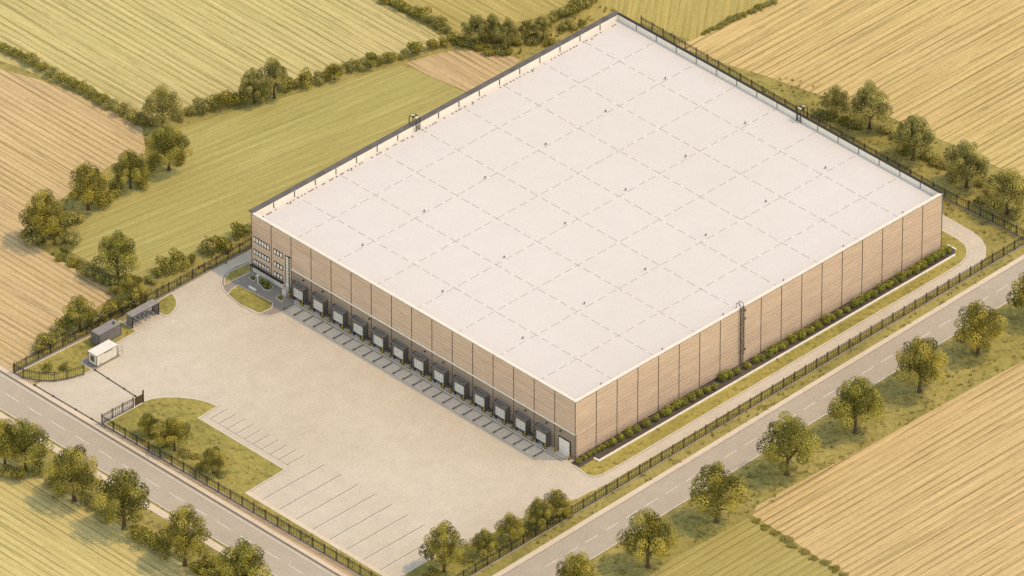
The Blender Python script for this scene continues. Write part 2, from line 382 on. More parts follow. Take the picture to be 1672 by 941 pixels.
# parking bays: white paint with a dark joint along one side
m = MB()
for k in range(10):
    yk = 62.85-2.545*k
    m.sheet([(-43.1,yk-.18),(-38.3,yk-.18),(-38.3,yk+.05),(-43.1,yk+.05)], .097, 'line')
    m.sheet([(-43.1,yk+.05),(-38.3,yk+.05),(-38.3,yk+.24),(-43.1,yk+.24)], .097, 'joint')
m.sheet([(-43.2,39.6),(-43.1,39.6),(-43.1,63.2),(-43.2,63.2)], .097, 'joint')
struct(m, 'parking_marking')
m = MB()
for k in range(8):
    yk = 34.65-4.91*k
    m.sheet([(-55.1,yk-.20),(-37.7,yk-.20),(-37.7,yk+.04),(-55.1,yk+.04)], .097, 'line')
    m.sheet([(-55.1,yk+.04),(-37.7,yk+.04),(-37.7,yk+.24),(-55.1,yk+.24)], .097, 'joint')
m.sheet([(-55.2,-4),(-55.1,-4),(-55.1,38.7),(-55.2,38.7)], .097, 'joint')
struct(m, 'parking_marking')
# service-road centre dashes on the bend
m = MB()
for a, b in (((115.7,5.2),(115.5,1.4)),((115.2,-1.6),(114.7,-3.2)),((115.8,12),(115.75,8)),((112.2,-6.4),(110.8,-7.0))):
    m.ribbon([a,b], .2, .09, .105, 'line')
struct(m, 'road_marking')

# ------------------------------------------------------------------ kerbed lawns and beds
def island(name, poly, mat='lawn', z=.17, kerb=True, kw=.32, open_from=None):
    m = MB(); m.slab(poly, .02, z, mat); struct(m, name)
    if kerb:
        m = MB(); m.ribbon(poly if open_from is None else poly[open_from[0]:open_from[1]], kw, .03, z+.03, 'kerb', closed=open_from is None)
        m.ribbon(poly if open_from is None else poly[open_from[0]:open_from[1]], kw+.10, .03, .112, 'joint', closed=open_from is None); struct(m, 'kerb')
# lawn by the cabin
island('lawn', [(-60.7,100.6),(-60.0,98.7),(-58.97,97.25),(-56.91,95.35),(-54.56,94.1),(-50.81,92.9),(-48.6,92.6),(-48.4,96.3),(-40.6,96.3),(-36.2,96.4),(-32.45,96.4),(-32.4,101.6),(-60.8,102.9)])
island('lawn', [(-24.6,101.3),(-24.45,96.4),(-23.0,96.2),(-21.2,96.8),(-19.6,97.9),(-18.5,99.6),(-17.6,101.7)])
# main lawn and the roadside grass strip
island('lawn', [(-60.0,76.8),(-49.6,76.8),(-48.6,77.0),(-46.9,76.6),(-44.6,75.1),(-42.5,73.0),(-40.7,70.5),(-39.6,68.0),(-39.0,65.1),(-44.75,64.75),(-44.75,39.1),(-56.1,38.8),(-56.1,-4.2),(-56.1,-14.2),(-58.9,-14.2)])
m = MB(); m.sheet([(-56.3,38.9),(-55.2,38.9),(-55.2,-4),(-56.3,-4)], .204, 'pave'); m.box((-56.3,-4,.1),(-55.2,38.8,.2),'pave'); struct(m, 'pavement')
# grass corner with the small trees
island('lawn', [(-56.0,-4.1),(-53.3,-4.1),(-45.8,-4.0),(-40,-4.5),(-36.6,-5.2),(-35.0,-6.1),(-28.4,-6.3),(-24,-6.6),(-20.8,-7.0),(-16,-7.9),(-11.3,-9.2),(-9,-9.9),(-5.5,-9.9),(-4.0,-10.4),(0,-10.6),(122.5,-9.0),(122.5,-10.4),(-60.2,-14.4),(-60.2,-4.1)], open_from=(1,14))
# office front: grey paving with two lawns and planting beds
island('path', [(2.16,98.71),(0.77,99.12),(-1.19,99.46),(-3.96,99.33),(-6.08,98.58),(-7.82,97.12),(-9.37,94.55),(-9.95,91.34),(-10.44,88.05),(-10.37,85.16),(-9.93,82.85),(-8.97,81.27),(-6.99,80.58),(-4.88,80.39),(-1.82,80.83),(-.05,83.9),(-.05,96.2)], 'path', .14, kw=.28)
island('lawn', [(1.69,98.22),(-1.29,98.61),(-4.00,98.74),(-6.18,97.73),(-7.82,96.18),(-0.80,95.60)], 'lawn', .21, kw=.2)
island('lawn', [(-9.75,93.03),(-7.72,93.88),(-5.88,93.96),(-5.18,84.14),(-6.60,83.02),(-9.29,83.15),(-9.92,83.78),(-10.55,88.48)], 'lawn', .21, kw=.2)
island('planting_bed', [(-2.38,94.31),(-0.90,94.75),(-1.44,93.07),(-2.67,92.70)], 'mulch', .21, kw=.2)
island('planting_bed', [(-2.19,91.91),(-0.87,92.19),(-1.16,88.36),(-2.63,87.93),(-3.14,89.06)], 'mulch', .21, kw=.2)
island('planting_bed', [(-3.49,84.99),(-2.35,85.44),(-2.06,83.90),(-3.60,83.21)], 'lawn', .21, kw=.2)
# long island between the wall and the service road
isl = [(-.05,-.9),(-1.55,-1.2),(-1.75,-2.9),(-2.1,-5.0),(-1.9,-6.2),(-1.15,-7.0),(.2,-7.6),(7.8,-7.6),(42,-7.1),(72,-6.65),(101,-6.35),(107,-6.2),(109.9,-5.4),(111.8,-3.9),(113,-2.1),(113.5,.4),(113.5,97),(108.05,97),(108.05,-.05),(0,-.05)]
island('lawn', isl, open_from=(1,17))
m = MB(); m.slab([(-1.3,-.06),(-1.4,-2.6),(3.1,-2.5),(3.1,-3.55),(108.8,-3.0),(110.2,-1.9),(110.2,.5),(108.1,.5),(108.1,-.06)], .1, .22, 'mulch'); struct(m, 'planting_bed')
m = MB(); m.ribbon([(3.0,-2.4),(3.1,-3.75),(108.8,-3.2)], .42, .1, .42, 'white'); m.ribbon([(110.3,-1.9),(110.3,.5)], .35, .1, .36, 'white'); struct(m, 'kerb')

# ------------------------------------------------------------------ warehouse
LX, LY, H, RZ = 108.0, 96.0, 14.5, 13.3
wh = thing('warehouse', 'huge tan boarded warehouse with flat white roof and a row of loading docks', 'warehouse')
SPL = 6.3
m = MB()
m.box((0,0,0),(.4,84,SPL),'lower')                                   # dock front, lower band
m.build('lower_wall', wh)
m = MB()
m.box((0,0,SPL),(.4,84,H),'wall'); m.box((0,84,0),(.4,LY,H),'wall')
for k in range(1,16):
    y = 6.0*k
    m.box((-.03,y-.085,(SPL if y < 83 else 0)+.01),(.05,y+.085,H-.02),'wseam')
    if y < 83: m.box((-.03,y-.085,.0),(.05,y+.085,SPL-.01),'wseam')
m.box((-.035,-.02,0),(.04,.12,H-.02),'wseam'); m.box((-.035,LY-.16,0),(.04,LY-.02,H-.02),'wseam')
m.build('dock_wall', wh)
m = MB()
m.box((.4,0,.6),(LX,.4,H),'wall'); m.box((.4,-.05,0),(LX,.4,.6),'darkcap')
for k in range(1,18): m.box((6.0*k-.085,-.03,.61),(6.0*k+.085,.05,H-.02),'wseam')
m.box((LX-.25,-.04,0),(LX-.0,.05,H-.02),'metal2')
m.build('long_wall', wh)
m = MB(); m.box((LX-.4,.4,0),(LX,LY,H),'wall'); m.box((.4,LY-.4,0),(LX-.4,LY,H),'wall'); m.build('rear_wall', wh)
m = MB(); m.box((-.06,.0,SPL-.19),(-.002,83.9,SPL+.19),'white'); 
for x0, x1, z in ((1.0,1.7,6.3),(2.0,3.1,6.35),(3.5,3.9,6.4),(4.4,5.6,6.45)): m.box((x0,-.02,z),(x1,-.002,z+.12),'white')
m.build('wall_stripe', wh)
# roof with dashed seams
roof = MB(); roof.box((.4,.4,RZ-.4),(LX-.4,LY-.4,RZ),'roof'); roof = roof.build('roof', wh)
m = MB(); rnd = random.Random(3)
def dashes(p, q, axis):
    t = p
    while t < q-.3:
        L = rnd.uniform(1.9, 2.7); e = min(q, t+L)
        yield t, e; t = e+rnd.uniform(.75, 1.1)
for k in range(1,8):
    y = 12.0*k
    for a, b in dashes(.9, LX-.9, 0): m.sheet([(a,y-.065),(b,y-.065),(b,y+.065),(a,y+.065)], RZ+.012, 'seam')
    m.sheet([(.5,y-.10),(LX-.5,y-.10),(LX-.5,y+.10),(.5,y+.10)], RZ+.005, 'coping')
for k in range(1,9):
    x = 12.0*k+.4
    for a, b in dashes(.9, LY-.9, 1): m.sheet([(x-.065,a),(x+.065,a),(x+.065,b),(x-.065,b)], RZ+.014, 'seam')
    m.sheet([(x-.10,.5),(x+.10,.5),(x+.10,LY-.5),(x-.10,LY-.5)], RZ+.008, 'coping')
rnd = random.Random(9)          # broken line of fixings inside the far parapet
x = 2.0
while x < LX-2:
    if rnd.random() < .62: m.box((x,LY-1.55,RZ),(x+rnd.uniform(.15,.45),LY-1.3,RZ+.12),'metal2')
    x += rnd.uniform(.5, 1.3)
m.build('seam', roof)
# parapets and copings
m = MB(); m.box((-.12,-.12,H),(.5,LY-.5,H+.26),'coping'); m.box((.5,-.12,H),(LX-.4,.5,H+.26),'coping')
m.box((-.07,-.07,H-.10),(-.002,LY,H-.001),'darkcap'); m.box((-.002,-.07,H-.10),(LX,-.002,H-.001),'metal2'); m.build('coping', wh)
m = MB(); m.box((-.02,LY-.5,H+.001),(LX-.5,LY+.02,H+.15),'coping'); m.box((LX-.5,-.0,H+.001),(LX+.02,LY+.02,H+.15),'coping')
m.box((.4,LY-.5,RZ),(LX-.5,LY-.401,H),'coping'); m.box((LX-.5,.42,RZ),(LX-.401,LY-.5,H),'coping')
m.build('parapet', wh)
m = MB(); m.box((-.05,LY-.46,H+.151),(LX+.05,LY+.8,H+.36),'darkcap')
m.box((LX-.56,-.02,H+.151),(LX+.08,LY-.47,H+.29),'metal'); m.build('parapet_cap', wh)
def repeat(mb, name, parent, spots):
    o = mb.build(name, parent, spots[0])
    for p in spots[1:]:
        c = o.copy(); COL.objects.link(c); c.parent = parent; c.location = p
m = MB(); m.box((-.07,-.10,0),(.07,0,H-RZ+.14),'metal'); repeat(m, 'parapet_post', wh, [(6.0*k,LY-.501,RZ) for k in range(1,18)])
m = MB(); m.box((-.10,-.06,0),(0,.06,H-RZ+.14),'metal2'); repeat(m, 'parapet_post', wh, [(LX-.501,6.0*k,RZ) for k in range(1,16)])
# vents
vm = MB(); vm.cyl(0,0,0,.34,.10,'metal'); vm.cyl(0,0,.34,.44,.19,'metal2')
v0 = None
for j, y in enumerate((72.4, 48.6, 25.0)):
    for k in range(6):
        p = (9.55+17.8*k, y, RZ)
        if v0 is None: v0 = vm.build('roof_vent', wh, p)
        else:
            c = v0.copy(); COL.objects.link(c); c.parent = wh; c.location = p
for k in range(6):
    for y in (2.15, LY-1.9):
        c = v0.copy(); COL.objects.link(c); c.parent = wh; c.location = (9.5+17.75*k, y, RZ); c.scale = (.75,.75,.75)
# roof-access hoops on the far parapets
def hoop(name, x, y, ax):
    m = MB(); d = Vector((1,0,0)) if ax == 'x' else Vector((0,1,0)); o = Vector((x,y,0)); n = Vector((0,1,0)) if ax == 'x' else Vector((1,0,0))
    for s_ in (-.55,.55):
        b = o+d*s_
        m.tube([b-n*.9+Vector((0,0,RZ)), b-n*.9+Vector((0,0,H+1.7)), b-n*.6+Vector((0,0,H+2.0)), b+n*.9+Vector((0,0,H+2.0)), b+n*1.2+Vector((0,0,H+1.6)), b+n*1.2+Vector((0,0,H-3))], .1, 'metal', 6)
    for t in (-.6,0,.6): m.bar(o-d*.55+n*t+Vector((0,0,H+2.02)), o+d*.55+n*t+Vector((0,0,H+2.02)), .16,.12,'white' if t else 'metal')
    for z in (RZ+.4,RZ+.9,H+.9,H+1.4): m.bar(o-d*.55-n*.9+Vector((0,0,z)), o+d*.55-n*.9+Vector((0,0,z)), .08,.08,'metal')
    m.build(name, wh)
hoop('access_ladder', 47.6, LY+.0, 'x'); hoop('access_ladder', LX, 41.3, 'y')
# caged ladder on the long wall
m = MB(); lx = 48.15
for s_ in (-.42,.42):
    m.tube([(lx+s_,-.22,1.0),(lx+s_,-.22,H+.9),(lx+s_,.1,H+1.15),(lx+s_,.9,H+1.15),(lx+s_,1.1,H+.8),(lx+s_,1.1,RZ)], .065, 'metal', 6)
z = 1.2
while z < H+.8: m.bar((lx-.42,-.22,z),(lx+.42,-.22,z),.05,.05,'metal'); z += .42
for z in (2,5,8,11,14): m.bar((lx-.42,-.22,z),(lx-.42,0,z),.06,.06,'metal'); m.bar((lx+.42,-.22,z),(lx+.42,0,z),.06,.06,'metal')
lad = m.build('ladder', wh)
m = MB()
ring = [(lx+.5*math.cos(a)*1.0, -.22-.6*math.sin(a)) for a in [math.pi*i/8 for i in range(9)]]
z = 3.2
while z < H+.9:
    for a, b in zip(ring, ring[1:]): m.bar((*a,z),(*b,z),.04,.06,'metal2')
    z += 1.05
for p in ring[::2]: m.bar((*p,3.1),(*p,H+.8),.04,.04,'metal2')
m.build('safety_cage', lad)
m = MB()
for z in (H-1.2,H-3.2,3.6): m.box((lx+.95,-.2,z),(lx+1.15,0,z+.45),'metal')
m.build('wall_lamp', wh)
# wall lamps above the docks
for k, y in enumerate((80.2,74.5,60.5,44,38.5,14.4,8.2,4.2)):
    m = MB(); m.box((-.35,y-.12,5.25),(0,y+.12,5.5),'metal'); m.build('wall_lamp', wh)
# office windows
def window(y0, y1, z0, z1, n, nm='window'):
    m = MB(); x = -.08
    m.box((x,y0,z0),(-.002,y1,z1),'frame'); fr = m.build(nm, wh)
    g = MB(); w = (y1-y0)/n
    for k in range(n):
        c = y0+w*(k+.5); g.box((x-.03,c-w*.33,z0+.22),(x-.002,c+w*.33,z1-.2),'glass')
    g.build('pane', fr)
for z0, z1 in ((7.75,9.15),(4.65,6.0),(2.15,3.45)):
    window(90.5, 95.4, z0, z1, 6); window(86.5, 89.3, z0-.02, z1-.12, 3)
m = MB(); m.box((-.09,84.55,.35),(-.002,85.75,9.05),'frame'); fr = m.build('stair_window', wh)
g = MB()
for k in range(10): g.box((-.12,84.75,1.75+.72*k),(-.092,85.5,1.75+.72*k+.58),'glass')
g.build('pane', fr)
m = MB(); m.box((-.14,84.7,.1),(-.0905,85.6,2.1),'glass'); m.build('entrance_door', wh)
m = MB(); m.box((-.55,86.2,1.62),(-.002,96.1,1.82),'frame'); m.box((-.53,86.3,1.821),(-.01,96.0,1.86),'frame')
m.box((-.5,95.85,.1),(-.38,96.0,1.62),'frame'); m.build('canopy', wh)
m = MB(); m.box((-.06,86.4,.05),(-.003,95.6,1.55),'coping'); m.build('ground_floor_panel', wh)
m = MB(); m.box((-.35,84.2,8.95),(0,84.75,9.15),'metal'); m.build('wall_lamp', wh)
# dock shelters: open-fronted box on the wall with a white sectional door inside
def dock(y):
    m = MB(); hw, d, t = 1.95, 1.15, .42
    m.box((-d,y-hw,.35),(-.002,y-hw+t,3.95),'shelter'); m.box((-d,y+hw-t,.35),(-.002,y+hw,3.95),'shelter')
    m.box((-d,y-hw+t,3.15),(-.002,y+hw-t,3.95),'shelter')
    m.box((-d-.06,y-hw-.06,3.952),(-.002,y+hw+.06,4.12),'sheltertop')
    m.box((-d-.04,y-hw-.03,.35),(-d-.002,y-hw+.12,3.95),'metal'); m.box((-d-.04,y+hw-.12,.35),(-d-.002,y+hw+.03,3.95),'metal')
    m.bar((-d,y-hw+.3,4.2),(-d,y+hw-.3,4.2),.07,.07,'metal'); m.bar((-d,y+hw-.3,4.2),(-.2,y+hw-.3,4.2),.07,.07,'metal')
    sh = m.build('dock_shelter', wh)
    m = MB(); m.box((-.85,y-hw+t,.75),(-.70,y+hw-t,3.149),'door')
    for z in (1.22,1.7,2.18,2.66): m.box((-.866,y-hw+t,z-.03),(-.851,y+hw-t,z+.03),'doorline')
    for yy in (y-.75,y+.75,y): m.box((-.866,yy-.03,1.25),(-.851,yy+.03,2.6),'doorline')
    m.build('dock_door', sh)
    m = MB(); m.box((-1.0,y-hw+t,.1),(-.003,y+hw-t,.74),'metal2'); m.box((-1.25,y-1.2,.1),(-1.002,y-.85,.7),'metal'); m.box((-1.25,y+.85,.1),(-1.002,y+1.2,.7),'metal'); m.build('dock_leveller', sh)
DOCKS = [81-6.0*k for k in range(13)]
for y in DOCKS: dock(y)
m = MB(); m.box((-.16,1.3,.12),(-.052,4.75,4.0),'frame'); rd = m.build('roller_door_frame', wh)
m = MB()
for k in range(8): m.box((-.22,1.52,.16+.455*k),(-.162,4.53,.16+.455*k+.40),'door')
m.box((-.19,1.5,.15),(-.163,4.55,3.82),'doorline')
m.build('roller_door', rd)
m = MB(); m.box((-.9,0.3,.1),(-.053,4.95,.16),'pave'); m.build('door_sill', wh)
# ledge between docks
m = MB(); m.box((-.7,-1.02,.1),(-.056,1.02,.62),'shelter'); repeat(m, 'dock_ledge', wh, [(0,78-6.0*k,0) for k in range(12)])

# ------------------------------------------------------------------ bollards and wheel guides at the docks
bm_ = MB(); bm_.cyl(0,0,0,.95,.2,'yellow_paint'); bm_.cyl(0,0,.95,1.02,.16,'yellow_paint'); b1 = bm_
bol = thing('bollard', 'x', 'bollard', group='yellow bollards at the loading docks')
bol.location = (-1.45, DOCKS[0]+2.15, .1); bm_.build('post', bol)
cp = MB(); cp.cyl(0,0,.5,.66,.215,'metal'); cp.cyl(0,0,0,.10,.26,'metal'); cp.build('band', bol)
first = True
for i, y in enumerate(DOCKS):
    for s_, side in ((2.15,'office side'),(-1.75,'far side')):
        lab = f'yellow bollard at the {nth(i)} dock from the office, {side}'
        if first: bol['label'] = lab; first = False
        else: copy_tree(bol, (-1.45, y+s_, .1), label=lab)
copy_tree(bol, (-.75, 5.1, .1), label='yellow bollard beside the tall white roller door, towards the last dock')
copy_tree(bol, (-.75, .95, .1), label='yellow bollard between the tall white roller door and the warehouse corner')
wg = None
for k in range(26):
    y = 80.8-2.96*k; lab = f'dark wheel guide on the loading apron, {nth(k)} from the office end'
    if wg is None:
        m = MB(); m.bar((-2.55,y,.16),(-5.1,y,.16),.22,.15,'kerbdark'); m.bar((-4.75,y,.2),(-5.3,y,.2),.30,.24,'metal2')
        wg = m.build('wheel_guide'); wg['label'] = lab; wg['category'] = 'wheel guide'; wg['group'] = 'wheel guides on the loading apron'; y00 = y
    else:
        c = wg.copy(); COL.objects.link(c); c.location = (0, y-y00, 0); c['label'] = lab

# ------------------------------------------------------------------ fences
def fence_panel_mesh(L, h=2.3):
    m = MB()
    for z, w in ((h,.10),(h-.38,.08),(.28,.11)): m.bar((.05,0,z),(L-.05,0,z),.07,w,'metal')
    n = max(3, int(L/.48))
    for k in range(n):
        x = .1+(L-.2)*(k+.5)/n; m.bar((x,0,.25),(x,0,h-.02),.065,.065,'metal')
    return m
def fence(label, pts, h=2.3, gap=3.35, z0=.1, tall=()):
    """posts, railing panels and a low plinth along a polyline"""
    P = [Vector((p[0],p[1],0)) for p in pts]
    root = thing('metal_fence', label, 'fence', (P[0].x, P[0].y, z0), group='dark metal railing fences round the site')
    post = None
    for a, b in zip(P, P[1:]):
        d = b-a; n = max(1, round(d.length/gap)); L = d.length/n; rz = math.atan2(d.y, d.x)
        pan = None
        for k in range(n):
            p = a+d*(k/n)-P[0]
            if pan is None: pan = fence_panel_mesh(L, h).build('fence_panel', root, p)
            else: pan = pan.copy(); COL.objects.link(pan); pan.parent = root; pan.location = p
            pan.rotation_euler = (0,0,rz)
            if post is None:
                mm = MB(); mm.box((-.075,-.075,0),(.075,.075,h+.30),'metal'); mm.box((-.10,-.10,h+.301),(.10,.10,h+.38),'metal2'); post = mm.build('post', root, p)
            else: post = post.copy(); COL.objects.link(post); post.parent = root; post.location = p
            post.rotation_euler = (0,0,rz)
    post = post.copy(); COL.objects.link(post); post.parent = root; post.location = P[-1]-P[0]
    m = MB(); m.ribbon([(p.x-P[0].x, p.y-P[0].y) for p in P], .3, -.1, .16, 'plinth'); m.build('plinth', root)
    return root
fence('long dark railing fence between the service road and the tree-lined road', [(-56.0,-14.1),(-7.5,-13.3),(28.6,-12.4),(81.6,-11.35),(122.3,-10.6)])
fence('dark railing fence along the entrance road in front of the lawn and parking bays', [(-60.5,77.0),(-59.75,36),(-59.2,2.0),(-59.0,-14.0)])
fence('dark railing fence behind the warehouse, bordering the gold stubble field', [(123.5,104.5),(122.6,56.9),(122.5,13),(123.4,-10.4)])
fence('dark railing fence between the meadow and the cabin, container and bicycle shelter', [(-60.9,103.3),(-44,102.9),(-18,102.2),(6,102.4),(24,102.4)])
fence('short curved railing fence around the lawn corner by the site entrance', [(-60.9,103.2),(-60.75,100.5),(-59.1,97.3),(-56.95,95.1),(-54.6,93.85),(-51.0,92.7)], gap=3.0)
fence('short straight railing fence at the entrance corner of the big lawn', [(-60.4,77.15),(-51.8,76.95)], gap=2.9)
# gate post with small timber panel, gate tracks
gp = thing('gate_post', 'tall dark gate post with tan timber panel at the end of the short entrance fence', 'gate post', (-51.7,76.9,.1))
m = MB(); m.box((2.55,-.12,0),(2.8,.12,3.1),'metal'); m.box((0,-.1,0),(.2,.1,2.5),'coping'); m.build('post', gp)
m = MB(); m.box((.201,-.05,.3),(2.549,.05,2.2),'bark'); m.build('panel', gp)
for (a, b, lab) in (((-60.8,97.0),(-60.6,77.2),'thin dark gate track on the ground along the pavement edge'),((-48.2,92.3),(-48.75,77.6),'thin dark gate track on the ground between the cabin and the gate post')):
    m = MB(); m.bar((*a,.15),(*b,.15),.16,.10,'metal')
    for t in (0,.28,.62,.86): 
        q = Vector((lerp(a[0],b[0],t),lerp(a[1],b[1],t),.2)); m.box((q.x-.15,q.y-.25,.1),(q.x+.15,q.y+.25,.26),'metal')
    o = m.build('gate_track'); o['label'] = lab; o['category'] = 'gate track'; o['group'] = 'gate tracks at the entrance'

# ------------------------------------------------------------------ cabin, container, bicycle shelter
m = MB(); m.slab([(-47.9,97.0),(-48.3,92.5),(-40.9,92.4),(-40.9,96.4)], .1, .215, 'path'); struct(m, 'pavement')
cb = thing('portable_cabin', 'small cream portable cabin with a dark window in its short end', 'cabin', (-47.3,92.75,.215))
Lc, Wc, Hc = 5.75, 2.5, 2.75
m = MB(); m.box((0,0,.12),(Lc,Wc,Hc),'cabin'); m.box((.05,.05,0),(Lc-.05,Wc-.05,.12),'metal2')
for x, y in ((0,0),(Lc,0),(0,Wc),(Lc,Wc)): m.box((x-.06,y-.06,.02),(x+.06,y+.06,Hc-.001),'metal2')
m.box((-.03,.06,.12),(-.001,Wc-.06,.2),'metal2'); m.box((.06,-.03,.1),(Lc-.06,-.001,.18),'metal2')
m.build('wall', cb)
m = MB(); m.box((-.1,-.1,Hc),(Lc+.1,Wc+.1,Hc+.14),'coping'); m.box((-.11,-.11,Hc-.08),(Lc+.11,Wc+.11,Hc-.0005),'metal2'); m.build('roof', cb)
m = MB(); m.box((-.06,.75,.9),(-.001,1.85,2.2),'frame'); w_ = m.build('window', cb)
m = MB(); m.box((-.09,.87,1.02),(-.061,1.30,2.08),'glassdark'); m.box((-.09,1.36,1.02),(-.061,1.73,2.08),'glassdark'); m.build('pane', w_)
m = MB(); m.box((.95,-.06,.35),(1.1,-.001,.6),'metal'); m.build('meter_box', cb)
m = MB(); m.box((2.2,-.05,2.42),(4.4,-.001,2.58),'metal2'); m.build('vent_slot', cb)
hr = MB()
for x in (0,1.1): hr.cyl(x,0,0,1.9,.04,'metal2',6)
for z in (.95,1.85): hr.bar((0,0,z),(1.1,0,z),.05,.05,'metal2')
o = hr.build('handrail', None, (-41.2,92.75,.1)); o['label'] = 'thin metal handrail frame standing just beyond the cream cabin'; o['category'] = 'handrail'
ct = thing('shipping_container', 'grey corrugated shipping container between the cream cabin and the railing fence', 'container', (-42.0,97.75,.17))
Lk, Wk, Hk = 6.3, 2.45, 2.9
m = MB(); m.box((.06,.06,.05),(Lk-.06,Wk-.06,Hk-.02),'container'); n = 22
for k in range(n):
    x = .12+(Lk-.24)*k/n; m.box((x,0,.15),(x+(Lk-.24)/n*.55,.059,Hk-.15),'container')
    m.box((x,Wk-.059,.15),(x+(Lk-.24)/n*.55,Wk,Hk-.15),'container')
m.build('body', ct)
m = MB()
for x in (0,Lk-.1):
    for y in (-.02,Wk-.08): m.box((x,y,0),(x+.1,y+.1,Hk),'metal')
for z in (0,Hk-.14):
    m.bar((.1,.0,z+.07),(Lk-.1,.0,z+.07),.1,.13,'metal2'); m.bar((.1,Wk,z+.07),(Lk-.1,Wk,z+.07),.1,.13,'metal2')
    m.bar((.0,.1,z+.07),(.0,Wk-.1,z+.07),.1,.13,'metal2'); m.bar((Lk,.1,z+.07),(Lk,Wk-.1,z+.07),.1,.13,'metal2')
m.build('frame', ct)
m = MB(); m.box((.07,.07,Hk-.019),(Lk-.07,Wk-.07,Hk+.03),'containertop')
for k in range(10): m.box((.3+.58*k,.2,Hk+.031),(.6+.58*k,Wk-.2,Hk+.05),'containertop')
m.build('roof', ct)
m = MB(); m.cyl(5.1,1.1,Hk+.05,Hk+.42,.12,'metal'); m.cyl(5.45,1.5,Hk+.05,Hk+.3,.1,'metal'); m.bar((5.0,.8,Hk+.16),(5.5,1.2,Hk+.16),.16,.2,'metal'); m.build('roof_vent', ct)
m = MB(); m.box((-.03,.12,.15),(.0585,1.2,Hk-.15),'container'); m.box((-.03,1.24,.15),(.0585,Wk-.12,Hk-.15),'container')
for y in (.5,.95,1.5,1.95): m.cyl(-.06,y,.15,Hk-.12,.025,'metal',6)
m.build('door', ct)
bs = thing('bicycle_shelter', 'open-fronted grey bicycle shelter with flat roof and lattice back', 'bicycle shelter', (-32.35,97.95,.1))
Ls, Ws, Hs = 7.4, 1.75, 2.75
m = MB(); m.box((-.1,-.12,Hs),(Ls+.1,Ws+.1,Hs+.2),'containertop'); m.box((-.12,-.14,Hs+.02),(Ls+.12,-.121,Hs+.18),'metal'); m.build('roof', bs)
m = MB(); m.box((0,0,0),(.12,Ws,Hs-.001),'containertop'); m.build('side_panel', bs)
m = MB(); m.box((Ls-.12,0,0),(Ls,Ws,Hs-.001),'containertop'); m.build('side_panel', bs)
m = MB()
for x in (0.0,Ls): m.box((x-.1,-.16,0),(x+.1,-.001,Hs-.001),'metal')
m.build('post', bs)
m = MB(); n = 5
for k in range(n):
    x0, x1 = .15+(Ls-.3)*k/n, .15+(Ls-.3)*(k+1)/n
    m.bar((x0,Ws,.2),(x1,Ws,Hs-.5),.06,.1,'metal2'); m.bar((x1,Ws-.03,.2),(x0,Ws-.03,Hs-.5),.06,.1,'metal2'); m.bar((x1,Ws+.03,.1),(x1,Ws+.03,Hs-.01),.08,.08,'metal')
for z in (.2,Hs-.5): m.bar((.13,Ws+.1,z),(Ls-.13,Ws+.1,z),.06,.08,'metal2')
m.build('lattice', bs)
m = MB(); m.sheet([(-33.1,96.6),(-24.4,96.6),(-24.4,101.3),(-32.4,101.3)], .094, 'drive'); struct(m, 'pavement')
# bicycles in the shelter
bk = thing('bicycle', 'x', 'bicycle', (0,0,0), group='bicycles parked in the shelter')
def ringm(m, c, r, t, mat, n=14):
    pts = [(c[0], c[1]+r*math.cos(2*math.pi*i/n), c[2]+r*math.sin(2*math.pi*i/n)) for i in range(n+1)]; m.tube(pts, t, mat, 5)
for y, nm in ((-.52,'wheel'),(.52,'wheel')):
    m = MB(); ringm(m, (0,y,.36), .34, .045, 'metal')
    for i in range(6): m.bar((0,y,.36),(0,y+.32*math.cos(i*1.047),.36+.32*math.sin(i*1.047)),.015,.015,'white')
    m.build(nm, bk)
m = MB()
for a, b in (((0,.52,.36),(0,.32,.95)),((0,.36,.85),(0,-.1,.4)),((0,-.1,.4),(0,-.25,.85)),((0,-.22,.8),(0,.35,.82)),((0,-.52,.36),(0,-.1,.38)),((0,-.52,.36),(0,-.24,.8))): m.bar(a,b,.05,.05,'white')
m.build('frame', bk)
m = MB(); m.tube([(-.28,.28,1.0),(0,.33,1.02),(.28,.28,1.0)], .025, 'metal', 6); m.bar((0,.32,.9),(0,.33,1.02),.04,.04,'metal'); m.build('handlebar', bk)
m = MB(); m.box((-.07,-.4,.9),(.07,-.15,.96),'frame'); m.bar((0,-.25,.8),(0,-.27,.9),.04,.04,'metal'); m.build('saddle', bk)
names = ['bicycle in the shelter closest to the grey container','second bicycle in the shelter from the grey container','bicycle in the middle of the open shelter','bicycle just past the middle of the shelter towards the warehouse','bicycle in the shelter at the end towards the warehouse']
for i, lab in enumerate(names):
    p = (-31.1+1.32*i+random.Random(i).uniform(-.15,.15), 98.75, .1)
    if i == 0: bk.location = p; bk['label'] = lab
    else: copy_tree(bk, p, label=lab)
br = MB()
for i in range(6): br.tube([(.0+1.15*i,.35,0),(.0+1.15*i,.35,.7),(.0+1.15*i,.75,.7),(.0+1.15*i,.75,0)], .03, 'metal2', 6)
o = br.build('bicycle_rack', None, (-31.6,98.6,.1)); o['label'] = 'low row of hoops holding the bicycles under the shelter'; o['category'] = 'bicycle rack'
